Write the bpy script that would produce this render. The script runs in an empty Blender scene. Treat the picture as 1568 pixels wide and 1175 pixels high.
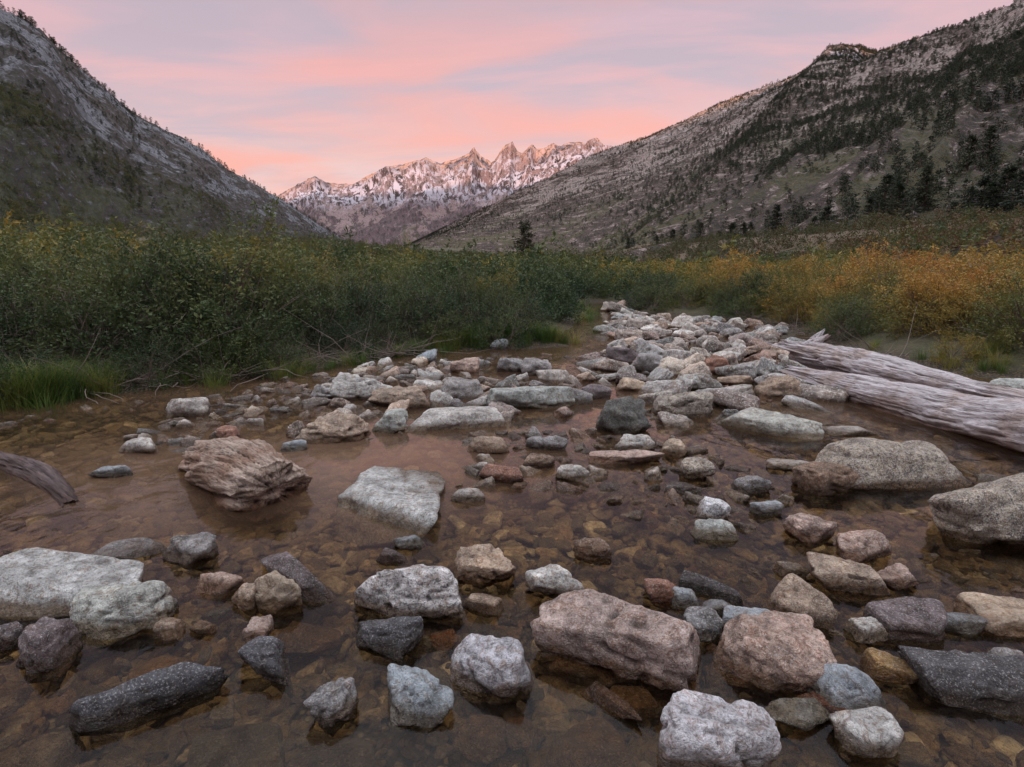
import bpy, math, random
import numpy as np
from mathutils import Vector, Matrix
R=np.random.default_rng(11); random.seed(11)
scn=bpy.context.scene
F=871.0; CX=784.0; CY=587.5; CAMZ=1.3; PITCH=math.radians(11.2)
cp,sp=math.cos(PITCH),math.sin(PITCH)
def ray(px,py):
    xc=(px-CX)/F; yc=(CY-py)/F
    return np.array([xc,cp+yc*sp,-sp+yc*cp])
def gp(px,py,z=0.0):
    d=ray(px,py); t=(z-CAMZ)/d[2]; return np.array([d[0]*t,d[1]*t])
def far(px,py,dist):
    d=ray(px,py); t=dist/d[1]; return d*t+np.array([0,0,CAMZ])
# ---------- noise
def h3(ix,iy,iz,s):
    h=(ix*374761393+iy*668265263+iz*2147483647+s*1274126177)&0xffffffff
    h=((h^(h>>13))*1274126177)&0xffffffff
    return (h^(h>>16))/4294967295.0
def vn(p,s=0):
    i=np.floor(p).astype(np.int64); f=p-i; f=f*f*(3-2*f)
    x,y,z=i[...,0],i[...,1],i[...,2]; fx,fy,fz=f[...,0],f[...,1],f[...,2]
    def L(a,b,t): return a+(b-a)*t
    r=L(L(L(h3(x,y,z,s),h3(x+1,y,z,s),fx),L(h3(x,y+1,z,s),h3(x+1,y+1,z,s),fx),fy),
        L(L(h3(x,y,z+1,s),h3(x+1,y,z+1,s),fx),L(h3(x,y+1,z+1,s),h3(x+1,y+1,z+1,s),fx),fy),fz)
    return r*2-1
def fbm(p,o=4,s=0,g=.5):
    a=1.0;t=0;r=0;q=p.copy()
    for k in range(o):
        r=r+a*vn(q,s+k*17); t+=a; a*=g; q=q*2.03+3.7
    return r/t
def ridged(p,o=4,s=0):
    a=1.0;t=0;r=0;q=p.copy()
    for k in range(o):
        r=r+a*(1-np.abs(vn(q,s+k*17))*2); t+=a; a*=.5; q=q*2.07+1.3
    return r/t
def P3(x,y,z=None):
    return np.stack([x,y,np.zeros_like(x) if z is None else z],-1)
def sst(x,a,b):
    t=np.clip((x-a)/(b-a),0,1); return t*t*(3-2*t)
# ---------- mesh helpers
def mkmesh(name,verts,faces,smooth=True,uv=None):
    me=bpy.data.meshes.new(name)
    verts=np.asarray(verts,dtype=np.float32); faces=np.asarray(faces,dtype=np.int32)
    n,k=faces.shape
    me.vertices.add(len(verts)); me.vertices.foreach_set('co',verts.ravel())
    me.loops.add(n*k); me.loops.foreach_set('vertex_index',faces.ravel())
    me.polygons.add(n); me.polygons.foreach_set('loop_start',np.arange(0,n*k,k,dtype=np.int32))
    me.polygons.foreach_set('loop_total',np.full(n,k,dtype=np.int32))
    if uv is not None:
        l=me.uv_layers.new(name='UVMap'); l.data.foreach_set('uv',np.asarray(uv,dtype=np.float32)[faces.ravel()].ravel())
    me.polygons.foreach_set('use_smooth',np.full(n,smooth,dtype=bool))
    me.update(calc_edges=True); me.validate()
    return me
def mkobj(name,me,mat=None,coll=None,loc=None):
    o=bpy.data.objects.new(name,me)
    if mat: me.materials.append(mat)
    (coll or scn.collection).objects.link(o)
    if loc is not None: o.location=loc
    return o
def gridfaces(nu,nv):
    i=np.arange(nu*nv).reshape(nu,nv)
    return np.stack([i[:-1,:-1],i[1:,:-1],i[1:,1:],i[:-1,1:]],-1).reshape(-1,4)
# ---------- node helpers
class N:
    def __init__(s,nt): s.nt=nt
    def n(s,t,**k):
        x=s.nt.nodes.new(t)
        for a,b in k.items(): setattr(x,a,b)
        return x
    def l(s,a,b): s.nt.links.new(a,b)
    def put(s,sock,v):
        if v is None: return
        if isinstance(v,bpy.types.NodeSocket): s.l(v,sock)
        else: sock.default_value=v
    def noise(s,vec,scale,detail=4,rough=.5,dist=0):
        x=s.n('ShaderNodeTexNoise'); s.put(x.inputs['Vector'],vec)
        x.inputs['Scale'].default_value=scale; x.inputs['Detail'].default_value=detail
        x.inputs['Roughness'].default_value=rough; x.inputs['Distortion'].default_value=dist
        return x.outputs['Fac']
    def m(s,op,a,b=None,c=None):
        x=s.n('ShaderNodeMath',operation=op); s.put(x.inputs[0],a); s.put(x.inputs[1],b); s.put(x.inputs[2],c)
        return x.outputs[0]
    def mr(s,v,a,b,c=0.0,d=1.0,smooth=True):
        x=s.n('ShaderNodeMapRange'); 
        if smooth: x.interpolation_type='SMOOTHSTEP'
        s.put(x.inputs[0],v)
        for i,q in zip((1,2,3,4),(a,b,c,d)): s.put(x.inputs[i],q)
        return x.outputs[0]
    def mix(s,f,a,b,mode='MIX'):
        x=s.n('ShaderNodeMix',data_type='RGBA',blend_type=mode)
        s.put(x.inputs[0],f)
        for i,q in ((6,a),(7,b)):
            if isinstance(q,tuple): q=(*q,1) if len(q)==3 else q
            s.put(x.inputs[i],q)
        return x.outputs[2]
    def ramp(s,f,stops,interp='LINEAR'):
        x=s.n('ShaderNodeValToRGB'); r=x.color_ramp; r.interpolation=interp
        while len(r.elements)<len(stops): r.elements.new(.5)
        for e,(p,c) in zip(r.elements,stops):
            e.position=p; e.color=(*c,1)
        s.put(x.inputs[0],f); return x.outputs[0]
    def vmap(s,vec,scale=(1,1,1),rot=(0,0,0),loc=(0,0,0)):
        x=s.n('ShaderNodeMapping'); s.put(x.inputs[0],vec)
        x.inputs['Scale'].default_value=scale; x.inputs['Rotation'].default_value=rot; x.inputs['Location'].default_value=loc
        return x.outputs[0]
    def sep(s,v):
        x=s.n('ShaderNodeSeparateXYZ'); s.put(x.inputs[0],v); return x.outputs
    def bump(s,h,dist,st=1.0,nrm=None):
        x=s.n('ShaderNodeBump'); s.put(x.inputs['Height'],h); x.inputs['Distance'].default_value=dist; x.inputs['Strength'].default_value=st
        if nrm: s.l(nrm,x.inputs['Normal'])
        return x.outputs[0]
def newmat(name):
    m=bpy.data.materials.new(name); m.use_nodes=True; m.node_tree.nodes.clear()
    n=N(m.node_tree); out=n.n('ShaderNodeOutputMaterial'); return m,n,out
def princ(n,out,col,rough,nrm=None,spec=.5):
    b=n.n('ShaderNodeBsdfPrincipled'); n.put(b.inputs['Base Color'],col if not isinstance(col,tuple) else (*col,1)); n.put(b.inputs['Roughness'],rough)
    n.put(b.inputs['Specular IOR Level'],spec)
    if nrm: n.l(nrm,b.inputs['Normal'])
    n.l(b.outputs[0],out.inputs[0]); return b

# ---------- materials
def rock_mat(name,mode):
    m,n,out=newmat(name)
    tc=n.n('ShaderNodeTexCoord').outputs['Object']; oi=n.n('ShaderNodeObjectInfo'); geo=n.n('ShaderNodeNewGeometry')
    off=n.n('ShaderNodeVectorMath',operation='MULTIPLY_ADD'); n.l(oi.outputs['Random'],off.inputs[0]); off.inputs[1].default_value=(37,53,71); n.l(tc,off.inputs[2])
    v=off.outputs[0]
    k=1.0 if mode=='hero' else .18
    if mode=='hero': tint=oi.outputs['Color']; spk=oi.outputs['Alpha']
    elif mode=='bar':
        tint=n.ramp(oi.outputs['Random'],[(0,(.42,.41,.38)),(.1,(.23,.17,.13)),(.2,(.52,.51,.48)),(.3,(.12,.11,.11)),(.4,(.38,.28,.21)),(.5,(.17,.19,.195)),(.6,(.50,.44,.36)),(.7,(.24,.14,.10)),(.8,(.32,.335,.335)),(.9,(.14,.11,.085)),(1,(.44,.41,.38))]); spk=.45
    else:
        tint=n.ramp(oi.outputs['Random'],[(0,(.115,.080,.042)),(.2,(.195,.140,.075)),(.35,(.055,.042,.028)),(.5,(.16,.105,.052)),(.65,(.27,.215,.14)),(.8,(.08,.065,.045)),(.9,(.21,.135,.07)),(1,(.38,.33,.24))]); spk=.3
    n1=n.noise(v,9*k,4,.6,.3); n2=n.noise(v,150*k,2,.7); n3=n.noise(v,45*k,4,.7,.3); n4=n.noise(v,20*k,5,.75,1.5)
    c=n.mix(1.0,tint,n.ramp(n1,[(.28,(.42,.40,.38)),(.46,(.90,.88,.86)),(.68,(1.48,1.46,1.43))]),'MULTIPLY')
    c=n.mix(n.mr(n4,.49,.60,0,.75),c,n.mix(1.0,c,(.55,.42,.33),'MULTIPLY'))
    c=n.mix(n.m('MULTIPLY',n.mr(n3,.53,.60),n.m('MULTIPLY_ADD',spk,.8,.12)),c,(.07,.066,.066))
    c=n.mix(n.m('MULTIPLY',n.mr(n2,.56,.64),n.m('MULTIPLY_ADD',spk,.8,.12)),c,(.045,.045,.05))
    c=n.mix(n.m('MULTIPLY',n.mr(n2,.44,.36),n.m('MULTIPLY_ADD',spk,.7,.12)),c,(.75,.74,.71) if mode!='bed' else (.33,.29,.2))
    c=n.mix(n.mr(geo.outputs['Pointiness'],.5,.44,0,.75),c,(.045,.035,.028))  # crevice shade painted into the colour for more contrast
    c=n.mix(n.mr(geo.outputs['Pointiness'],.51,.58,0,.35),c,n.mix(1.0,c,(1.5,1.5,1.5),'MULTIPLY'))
    z=n.sep(geo.outputs['Position'])[2]
    zz=n.m('SUBTRACT',z,n.m('MULTIPLY',n1,.07))
    wet=n.mr(zz,.030,-.012)
    wm=(.32,.25,.19) if mode!='bed' else (.9,.82,.72)
    c=n.mix(wet,c,n.mix(1.0,c,wm,'MULTIPLY'))
    c=n.mix(n.mr(z,-.0,-.03,0,.35 if mode!='bed' else .05),c,n.mix(.5,(.13,.08,.035),c))
    rough=n.mr(wet,0,1,.85,.20)
    h=n.m('ADD',n.m('MULTIPLY',n4,1.0),n.m('ADD',n.m('MULTIPLY',n3,.5),n.m('MULTIPLY',n2,.13)))
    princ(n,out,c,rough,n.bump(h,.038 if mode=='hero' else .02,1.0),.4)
    return m
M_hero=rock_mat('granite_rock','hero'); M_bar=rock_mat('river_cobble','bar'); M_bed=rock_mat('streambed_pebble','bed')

def ground_mat():
    m,n,out=newmat('ground_soil_and_gravel')
    p=n.n('ShaderNodeNewGeometry').outputs['Position']; s=n.sep(p)
    vo=n.n('ShaderNodeTexVoronoi'); n.l(p,vo.inputs['Vector']); vo.inputs['Scale'].default_value=36
    bedc=n.mix(n.sep(vo.outputs['Color'])[0],(.04,.03,.018),(.16,.115,.065))
    bedc=n.mix(n.mr(vo.outputs['Distance'],.3,.6),bedc,(.022,.017,.01))
    n1=n.noise(p,.25,4,.6); n2=n.noise(p,5,4,.7)
    soil=n.ramp(n1,[(.3,(.045,.05,.022)),(.5,(.075,.07,.035)),(.7,(.09,.065,.04))])
    red=n.ramp(n2,[(.3,(.05,.05,.022)),(.55,(.12,.07,.04)),(.7,(.10,.09,.04))])
    soil=n.mix(n.mr(s[0],16,24),soil,red)
    soil=n.mix(n.mr(n2,.4,.65,0,.6),soil,(.04,.035,.022))
    c=n.mix(n.mr(s[2],.03,.12),bedc,soil)
    h=n.m('MULTIPLY',vo.outputs['Distance'],-1.0)
    princ(n,out,c,.8,n.bump(h,.03,.8),.3); return m
M_ground=ground_mat()

def water_mat():
    m,n,out=newmat('stream_water')
    p=n.n('ShaderNodeNewGeometry').outputs['Position']
    w=n.noise(n.vmap(p,(1.0,.55,1)),3.2,3,.5,.6); w2=n.noise(p,14,2,.5)
    nrm=n.bump(n.m('ADD',w,n.m('MULTIPLY',w2,.10)),.03,.4)
    tr=n.n('ShaderNodeBsdfTransparent'); tr.inputs[0].default_value=(.95,.86,.70,1)
    df=n.n('ShaderNodeBsdfDiffuse'); df.inputs[0].default_value=(.21,.13,.085,1)
    d=n.n('ShaderNodeVectorMath',operation='DISTANCE'); n.l(n.vmap(p,(.50,1,1)),d.inputs[0]); d.inputs[1].default_value=(-1.6*.50,3.75,0)
    silt=n.m('ADD',n.mr(n.m('ADD',d.outputs['Value'],n.noise(p,.9,2,.5,.5)),.7,1.9,.45,0),.01)
    silt=n.m('ADD',silt,n.mr(n.sep(p)[1],3.5,6.0,0,.20))
    a=n.n('ShaderNodeMixShader'); n.l(silt,a.inputs[0]); n.l(tr.outputs[0],a.inputs[1]); n.l(df.outputs[0],a.inputs[2])
    g=n.n('ShaderNodeBsdfGlossy'); g.inputs['Roughness'].default_value=.08; n.l(nrm,g.inputs['Normal']); g.inputs[0].default_value=(.80,.78,.78,1)
    fr=n.n('ShaderNodeFresnel'); fr.inputs[0].default_value=1.30; n.l(nrm,fr.inputs['Normal'])
    b=n.n('ShaderNodeMixShader'); n.l(fr.outputs[0],b.inputs[0]); n.l(a.outputs[0],b.inputs[1]); n.l(g.outputs[0],b.inputs[2])
    n.l(b.outputs[0],out.inputs[0]); return m
M_water=water_mat()

def leaf_mat(name,kind):
    m,n,out=newmat(name)
    geo=n.n('ShaderNodeNewGeometry'); p=geo.outputs['Position']; s=n.sep(p); oi=n.n('ShaderNodeObjectInfo')
    n1=n.noise(p,.55,2,.6); n2=n.noise(p,7,1,.6)
    if kind=='willow':
        f=n.m('ADD',n.m('MULTIPLY',n1,.72),n.m('MULTIPLY',n2,.20))
        f=n.m('ADD',f,n.m('MULTIPLY',oi.outputs['Random'],.22))
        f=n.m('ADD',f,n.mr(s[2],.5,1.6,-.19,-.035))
        f=n.m('ADD',f,n.m('MULTIPLY',n.mr(s[0],3.0,7.0),n.mr(s[1],45,14,0,.23)))
        f=n.m('ADD',f,n.mr(s[0],-4,-9,0,.05))
        c=n.ramp(f,[(.28,(.030,.054,.026)),(.46,(.070,.098,.040)),(.58,(.130,.145,.046)),(.72,(.26,.19,.045)),(.82,(.40,.23,.05)),(.95,(.36,.15,.045))])
        red=n.ramp(n2,[(.35,(.10,.075,.035)),(.6,(.17,.085,.05))])
        c=n.mix(n.m('MULTIPLY',n.mr(s[0],19,25),n.mr(n1,.42,.58)),c,red)
        c=n.mix(n.mr(s[1],25,120,0,.75),c,n.mix(n1,(.035,.048,.025),(.11,.10,.045)))
    elif kind=='grass':
        f=n.m('ADD',n.m('MULTIPLY',n1,.6),n.m('MULTIPLY',oi.outputs['Random'],.4))
        c=n.ramp(f,[(.3,(.045,.085,.02)),(.55,(.09,.14,.03)),(.75,(.24,.21,.06))])
    else:
        c=n.ramp(n.m('ADD',n.m('MULTIPLY',n1,.5),n.m('MULTIPLY',oi.outputs['Random'],.5)),[(.3,(.022,.032,.02)),(.6,(.038,.05,.028)),(.8,(.065,.065,.035))])
    d=n.n('ShaderNodeBsdfPrincipled'); n.l(c,d.inputs['Base Color']); d.inputs['Roughness'].default_value=.6; d.inputs['Specular IOR Level'].default_value=.25
    t=n.n('ShaderNodeBsdfTranslucent'); n.l(c,t.inputs[0])
    mx=n.n('ShaderNodeMixShader'); mx.inputs[0].default_value=.3; n.l(d.outputs[0],mx.inputs[1]); n.l(t.outputs[0],mx.inputs[2]); n.l(mx.outputs[0],out.inputs[0])
    return m
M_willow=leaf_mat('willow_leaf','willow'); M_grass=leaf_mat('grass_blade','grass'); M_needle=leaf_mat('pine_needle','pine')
def simple(name,a,b,sc):
    m,n,out=newmat(name); p=n.n('ShaderNodeTexCoord').outputs['Object']
    princ(n,out,n.mix(n.noise(p,sc,3,.6),a,b),.85); return m
M_stem=simple('willow_stem',(.05,.035,.025),(.20,.15,.12),6)
M_bark=simple('pine_bark',(.05,.035,.025),(.12,.08,.06),6)
M_dead=simple('dead_wood',(.08,.06,.05),(.24,.19,.16),8)

def wood_mat(name,dark,light,wetc,bd=.03):
    m,n,out=newmat(name)
    tc=n.n('ShaderNodeTexCoord').outputs['Object']; p=n.n('ShaderNodeNewGeometry'); z=n.sep(p.outputs['Position'])[2]
    g1=n.noise(n.vmap(tc,(1.1,14,14)),2.0,6,.65,.5); g2=n.noise(n.vmap(tc,(1.6,60,60)),2,5,.75,.2); n3=n.noise(tc,4,4,.6,.3)
    c=n.ramp(g1,[(.30,dark),(.44,tuple(.45*a+.55*b for a,b in zip(dark,light))),(.62,light)])
    c=n.mix(n.mr(g2,.53,.62,0,.75),c,tuple(x*.45 for x in dark))
    c=n.mix(n.mr(n3,.46,.64,0,.75),c,n.mix(1.0,c,wetc,'MULTIPLY'))
    c=n.mix(n.mr(p.outputs['Pointiness'],.5,.43,0,.8),c,(.03,.02,.015))
    c=n.mix(n.mr(z,.07,.0),c,n.mix(1.0,c,(.35,.26,.2),'MULTIPLY'))
    princ(n,out,c,n.mr(z,.0,.06,.3,.8),n.bump(n.m('ADD',g1,n.m('MULTIPLY',g2,.4)),bd,1.0),.3); return m
M_silver=wood_mat('silver_driftwood',(.18,.155,.15),(.60,.56,.57),(.72,.60,.52),.026)
M_brownwood=wood_mat('brown_driftwood',(.16,.105,.075),(.58,.46,.38),(.60,.44,.34),.05)
M_darkwood=wood_mat('dark_driftwood',(.05,.04,.04),(.22,.17,.17),(.6,.5,.45))

def mtn_mat(name,rock,lite,soil,crest_glow,uvs,cov,bumpd,snow=None,shrub=.5,green=None,scrub=.5,low=1.0,ledge=.6,fleck=.7):
    """broken ledges that follow the strike of the slope over darker soil, scrub and talus"""
    m,n,out=newmat(name)
    geo=n.n('ShaderNodeNewGeometry'); p=geo.outputs['Position']; s=n.sep(p); uv=n.n('ShaderNodeTexCoord').outputs['UV']; us=n.sep(uv)
    st=n.noise(n.vmap(uv,(uvs[0],uvs[1],1),(0,0,uvs[2])),1.0,9,.66,.9)
    st2=n.noise(n.vmap(uv,(uvs[0]*5,uvs[1]*3,1),(0,0,uvs[2]*2),(3,1,0)),1.0,7,.74,.6)
    big=n.noise(n.vmap(uv,(8,5,1),(0,0,.5),(9,2,0)),1.0,6,.62,.7)
    n3=n.noise(p,.22,4,.75)
    soilc=n.mix(n.mr(us[1],.25,.85,0,1),soil,tuple(x*low for x in soil))
    soilc=n.mix(n.mr(big,.40,.60,0,.6),soilc,tuple(x*.55 for x in soil))
    rk=n.mix(n.mr(st2,.44,.56),rock,lite)
    rk=n.mix(n.mr(n.m('ADD',us[1],n.m('MULTIPLY',big,.1)),.24,.08),rk,n.mix(.75,rk,crest_glow))  # alpenglow put into the rock colour towards the crest
    t=n.m('ADD',n.m('MULTIPLY',st,.5),n.m('MULTIPLY',big,.5)); t=n.m('ADD',t,n.mr(us[1],0,1,.05,-.06,False))
    c=n.mix(n.mr(t,.53-cov*.1,.565-cov*.1),soilc,rk)
    led=n.mr(n.m('ABSOLUTE',n.m('SUBTRACT',st,.5)),.028,.006)
    c=n.mix(n.m('MULTIPLY',led,n.mr(big,.46,.60,0,ledge)),c,lite)
    sc=n.m('ADD',n.m('MULTIPLY',st2,.6),n.m('MULTIPLY',n3,.4))
    c=n.mix(n.mr(sc,.55-scrub*.08,.59-scrub*.08,0,.85),c,(.030,.030,.024))
    c=n.mix(n.mr(sc,.455,.41,0,fleck),c,lite)
    gr=n.mix(n.mr(n3,.4,.6),(.035,.045,.022),green or (.11,.09,.045))
    c=n.mix(n.m('MULTIPLY',n.mr(us[1],.50,.95),n.mr(n.m('ADD',n.m('MULTIPLY',st2,.3),n.m('MULTIPLY',big,.7)),.58-shrub*.22,.64-shrub*.22,0,.85)),c,gr)
    if snow:
        lo,hi,th,fd=snow
        f=n.m('MULTIPLY',n.mr(s[2],lo,hi),n.mr(n.m('ADD',n.m('MULTIPLY',st2,.65),n.m('MULTIPLY',st,.35)),th,th-.035))
        f=n.m('MULTIPLY',f,n.mr(n.sep(geo.outputs['Normal'])[2],.25,.6)); f=n.m('MULTIPLY',f,n.mr(n.m('ADD',us[1],n.m('MULTIPLY',big,.08)),fd*.3,fd,.18,.9))
        c=n.mix(f,c,(.52,.50,.56))
    h=n.m('ADD',n.m('MULTIPLY',st,.8),n.m('ADD',n.m('MULTIPLY',st2,.5),n.m('MULTIPLY',n3,.1)))
    princ(n,out,c,.9,n.bump(h,bumpd,.9),.15); return m
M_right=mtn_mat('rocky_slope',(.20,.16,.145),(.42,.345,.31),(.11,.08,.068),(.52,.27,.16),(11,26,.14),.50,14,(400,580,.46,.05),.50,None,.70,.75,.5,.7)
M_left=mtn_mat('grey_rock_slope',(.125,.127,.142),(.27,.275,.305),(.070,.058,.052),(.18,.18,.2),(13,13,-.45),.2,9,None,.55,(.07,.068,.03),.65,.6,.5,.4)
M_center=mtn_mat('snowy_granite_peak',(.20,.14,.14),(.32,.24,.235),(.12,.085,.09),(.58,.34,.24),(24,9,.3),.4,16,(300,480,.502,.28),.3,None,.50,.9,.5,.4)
M_back=M_left

# ---------- stream outline
LB=[(-900,720),(-200,640),(0,622),(200,600),(420,576),(560,554),(680,538),(860,531),(882,492),(903,464)]
RB=[(925,463),(960,482),(1080,488),(1200,503),(1290,540),(1420,568),(1568,585),(1900,620),(2600,700)]
poly=np.array([gp(*p) for p in LB]+[gp(*p) for p in RB]+[(12,-6),(-12,-6)])
def pdist(poly,x,y):
    "signed distance, positive inside"
    d=np.full(x.shape,1e18); ins=np.zeros(x.shape,bool); k=len(poly)
    for i in range(k):
        a=poly[i]; b=poly[(i+1)%k]; e=b-a
        t=np.clip(((x-a[0])*e[0]+(y-a[1])*e[1])/(e@e),0,1)
        d=np.minimum(d,(x-a[0]-t*e[0])**2+(y-a[1]-t*e[1])**2)
        c=((a[1]>y)!=(b[1]>y))
        with np.errstate(divide='ignore',invalid='ignore'):
            ins^=c&(x<(b[0]-a[0])*(y-a[1])/(b[1]-a[1]+1e-30)+a[0])
    d=np.sqrt(d); return np.where(ins,d,-d)
bars_px=[
 ([(440,668),(490,575),(640,552),(740,560),(760,580),(880,590),(870,632),(700,655),(560,682)],.10),
 ([(900,556),(950,530),(915,505),(950,492),(925,477),(945,474),(1000,489),(1090,492),(1200,508),(1235,560),(1250,625),(1100,640),(1000,660),(915,655),(975,605),(900,585)],.13),
 ([(700,670),(860,660),(1000,660),(1100,700),(1200,760),(1130,820),(1040,800),(900,745),(700,745)],.085),
 ([(185,692),(250,650),(330,612),(440,578),(480,600),(450,640),(370,670),(270,702)],.09),
 ([(1050,860),(1240,850),(1420,880),(1568,900),(1568,1100),(1240,1175),(1080,1120),(1100,960)],.04)]
bars=[(np.array([gp(*q) for q in p]),h) for p,h in bars_px]
def gz(x,y):
    x=np.asarray(x,float); y=np.asarray(y,float)
    d=pdist(poly,x,y)+.18*fbm(P3(x*1.1,y*1.1),3,5)
    z=np.where(d>0,-.15*sst(d,0,.6),.30*sst(-d,-.05,1.5))
    for b,h in bars:
        z=z+h*sst(pdist(b,x,y),-.3,.25)*(d>0)
    z=z+.035*fbm(P3(x*1.7,y*1.7),4,9)+.012*fbm(P3(x*9,y*9),2,3)
    out=sst(-d,0,6)
    z=z+out*.25*fbm(P3(x*.12,y*.12),3,21)
    z=z+.031*np.maximum(0,y-60)
    z=z+np.minimum(.085*np.maximum(0,-x-19),9+0*x)*sst(y,-50,30)
    r=x-17-.10*np.maximum(0,y-20)
    z=z+7.0*sst(r,0,42)*sst(y,-50,10)
    big=sst(np.hypot(x,y),60,400); z=z+big*3*fbm(P3(x*.01,y*.01),4,31)
    return z
t=np.linspace(-1,1,620); gx=np.sinh(t*8.4)*2.6; gy=np.sinh(t*8.4)*2.6+4
X,Y=np.meshgrid(gx,gy,indexing='ij'); Z=gz(X,Y)
mkobj('ground',mkmesh('ground',np.stack([X,Y,Z],-1).reshape(-1,3),gridfaces(620,620)),M_ground)
wx=np.linspace(-22,22,12); wy=np.linspace(-8,28,12); WX,WY=np.meshgrid(wx,wy,indexing='ij')
mkobj('stream_water',mkmesh('stream_water',np.stack([WX,WY,0*WX],-1).reshape(-1,3),gridfaces(12,12)),M_water)

# ---------- rocks
import bmesh
ICO={}
def ico(s):
    if s not in ICO:
        bm=bmesh.new(); bmesh.ops.create_icosphere(bm,subdivisions=s,radius=1)
        v=np.array([a.co[:] for a in bm.verts]); f=np.array([[q.index for q in a.verts] for a in bm.faces]); bm.free()
        ICO[s]=(v/np.linalg.norm(v,axis=1)[:,None],f)
    return ICO[s]
def rock_shape(sub,seed,dims,ang=.5,rough=.04):
    r=np.random.default_rng(seed); d,f=ico(sub)
    k=int(8+7*r.random()); nr=r.normal(size=(k,3)); nr/=np.linalg.norm(nr,axis=1)[:,None]; h=r.uniform(.58,.98,k)
    ax=np.array([[0,0,1],[0,0,-1],[1,.2,.1],[-1,.1,.15],[.1,1,.2],[0,-1,.25]],float)
    ax+=r.normal(size=ax.shape)*.2; ax/=np.linalg.norm(ax,axis=1)[:,None]
    nr=np.vstack([nr,ax]); h=np.concatenate([h,r.uniform(.60,.8,6)])
    pw=5+60*ang**1.6
    dt=np.maximum(d@nr.T,0)/h
    rad=(dt**pw).sum(1)**(-1/pw)
    v=d*rad[:,None]
    lo,hi=v.min(0),v.max(0); v=(v-(lo+hi)/2)/((hi-lo)/2)
    L=max(dims)
    v=v*np.array(dims)/2
    o=r.uniform(0,90,3)
    n=fbm(v/L*3.2+o,4,int(seed)%97)
    c=ridged(v/L*np.array([3.5,3.5,7.5])+o[::-1],4,int(seed)%89)
    dn=v/np.linalg.norm(v,axis=1)[:,None]
    amp=min(dims); am=.5+.9*ang
    v=v+dn*(n*rough*2.2*amp-np.maximum(c-.40,0)*rough*4.2*am*amp+fbm(v/L*15+o,4,5,.6)*rough*.95*am*amp)[:,None]
    return v,f
TINT=dict(pale=(.55,.54,.51,.35),white=(.74,.75,.76,.7),blue=(.35,.40,.43,.3),green=(.45,.48,.45,.35),tan=(.44,.345,.26,.3),pink=(.51,.39,.335,.35),
 brown=(.23,.155,.105,.3),dark=(.105,.105,.115,.3),purple=(.185,.155,.16,.3),grey=(.30,.295,.295,.4),yellow=(.38,.25,.10,.2),red=(.32,.17,.12,.25),
 beige=(.60,.49,.37,.12),lav=(.58,.58,.62,.4),spk=(.43,.38,.31,.8),slab=(.56,.58,.57,.35),dgreen=(.15,.16,.15,.25),cobble=(.37,.41,.44,.12))
hero=[] # circles for rejection
cnt=[100]
def put_rock(cx,cy,dims,rot,tint,ang,sub,sink=.38,tilt=(0,0),name='river_rock',z0=None):
    cnt[0]+=1
    L,W,H=dims
    full=(L,W,H/(1-sink))
    v,f=rock_shape(sub,cnt[0]*7+3,full,ang)
    o=mkobj(name,mkmesh(name,v,f),M_hero)
    zc=H-full[2]/2 if z0 is None else z0
    o.location=(cx,cy,zc); o.rotation_euler=(tilt[0],tilt[1],rot)
    c=TINT[tint]; j=random.uniform(.88,1.08); w_=random.uniform(-.03,.03); o.color=(c[0]*(j+w_),c[1]*j,c[2]*(j-w_),c[3])
    hero.append((cx,cy,max(L,W)*.45)); return o
def bbox_rock(x0,x1,y0,y1,tint,ang=.5,name='river_rock',hf=.55,rot=None,sub_=False):
    base=gp((x0+x1)/2,y1); slant=math.hypot(base[1],CAMZ)
    e=math.atan2(CAMZ,base[1])
    w=(x1-x0)/F*slant*(1.05); V=(y1-y0)/F*slant/math.cos(e-PITCH)*.98
    D=V/(hf*math.cos(e)+math.sin(e)); D=min(D,1.15*w,max(.5*w,D))
    H=(V-D*math.sin(e)*.95)/math.cos(e); H=max(H,.18*w*.6,.015)
    cy=base[1]+D*.5; cx=base[0]*(cy/base[1])
    w*=cy/base[1]*.98
    sub=5 if (x1-x0)>85 else 4
    z0=None
    if sub_: z0=-.012-.5*H/.66
    put_rock(cx,cy,(w,D,H),random.uniform(-.25,.25) if rot is None else rot,tint,ang,sub,.34,(random.uniform(-.08,.08),random.uniform(-.08,.08)),name,z0)
def slab(p0,p1,W,H,tint,ang=.6,tilt=(0,0),name='river_rock',sink=.35):
    a=gp(*p0); b=gp(*p1); c=(a+b)/2; L=np.linalg.norm(b-a)
    put_rock(c[0],c[1],(L,W,H),math.atan2(b[1]-a[1],b[0]-a[0]),tint,ang,5,sink,tilt,name)
S_='sub'
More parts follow.
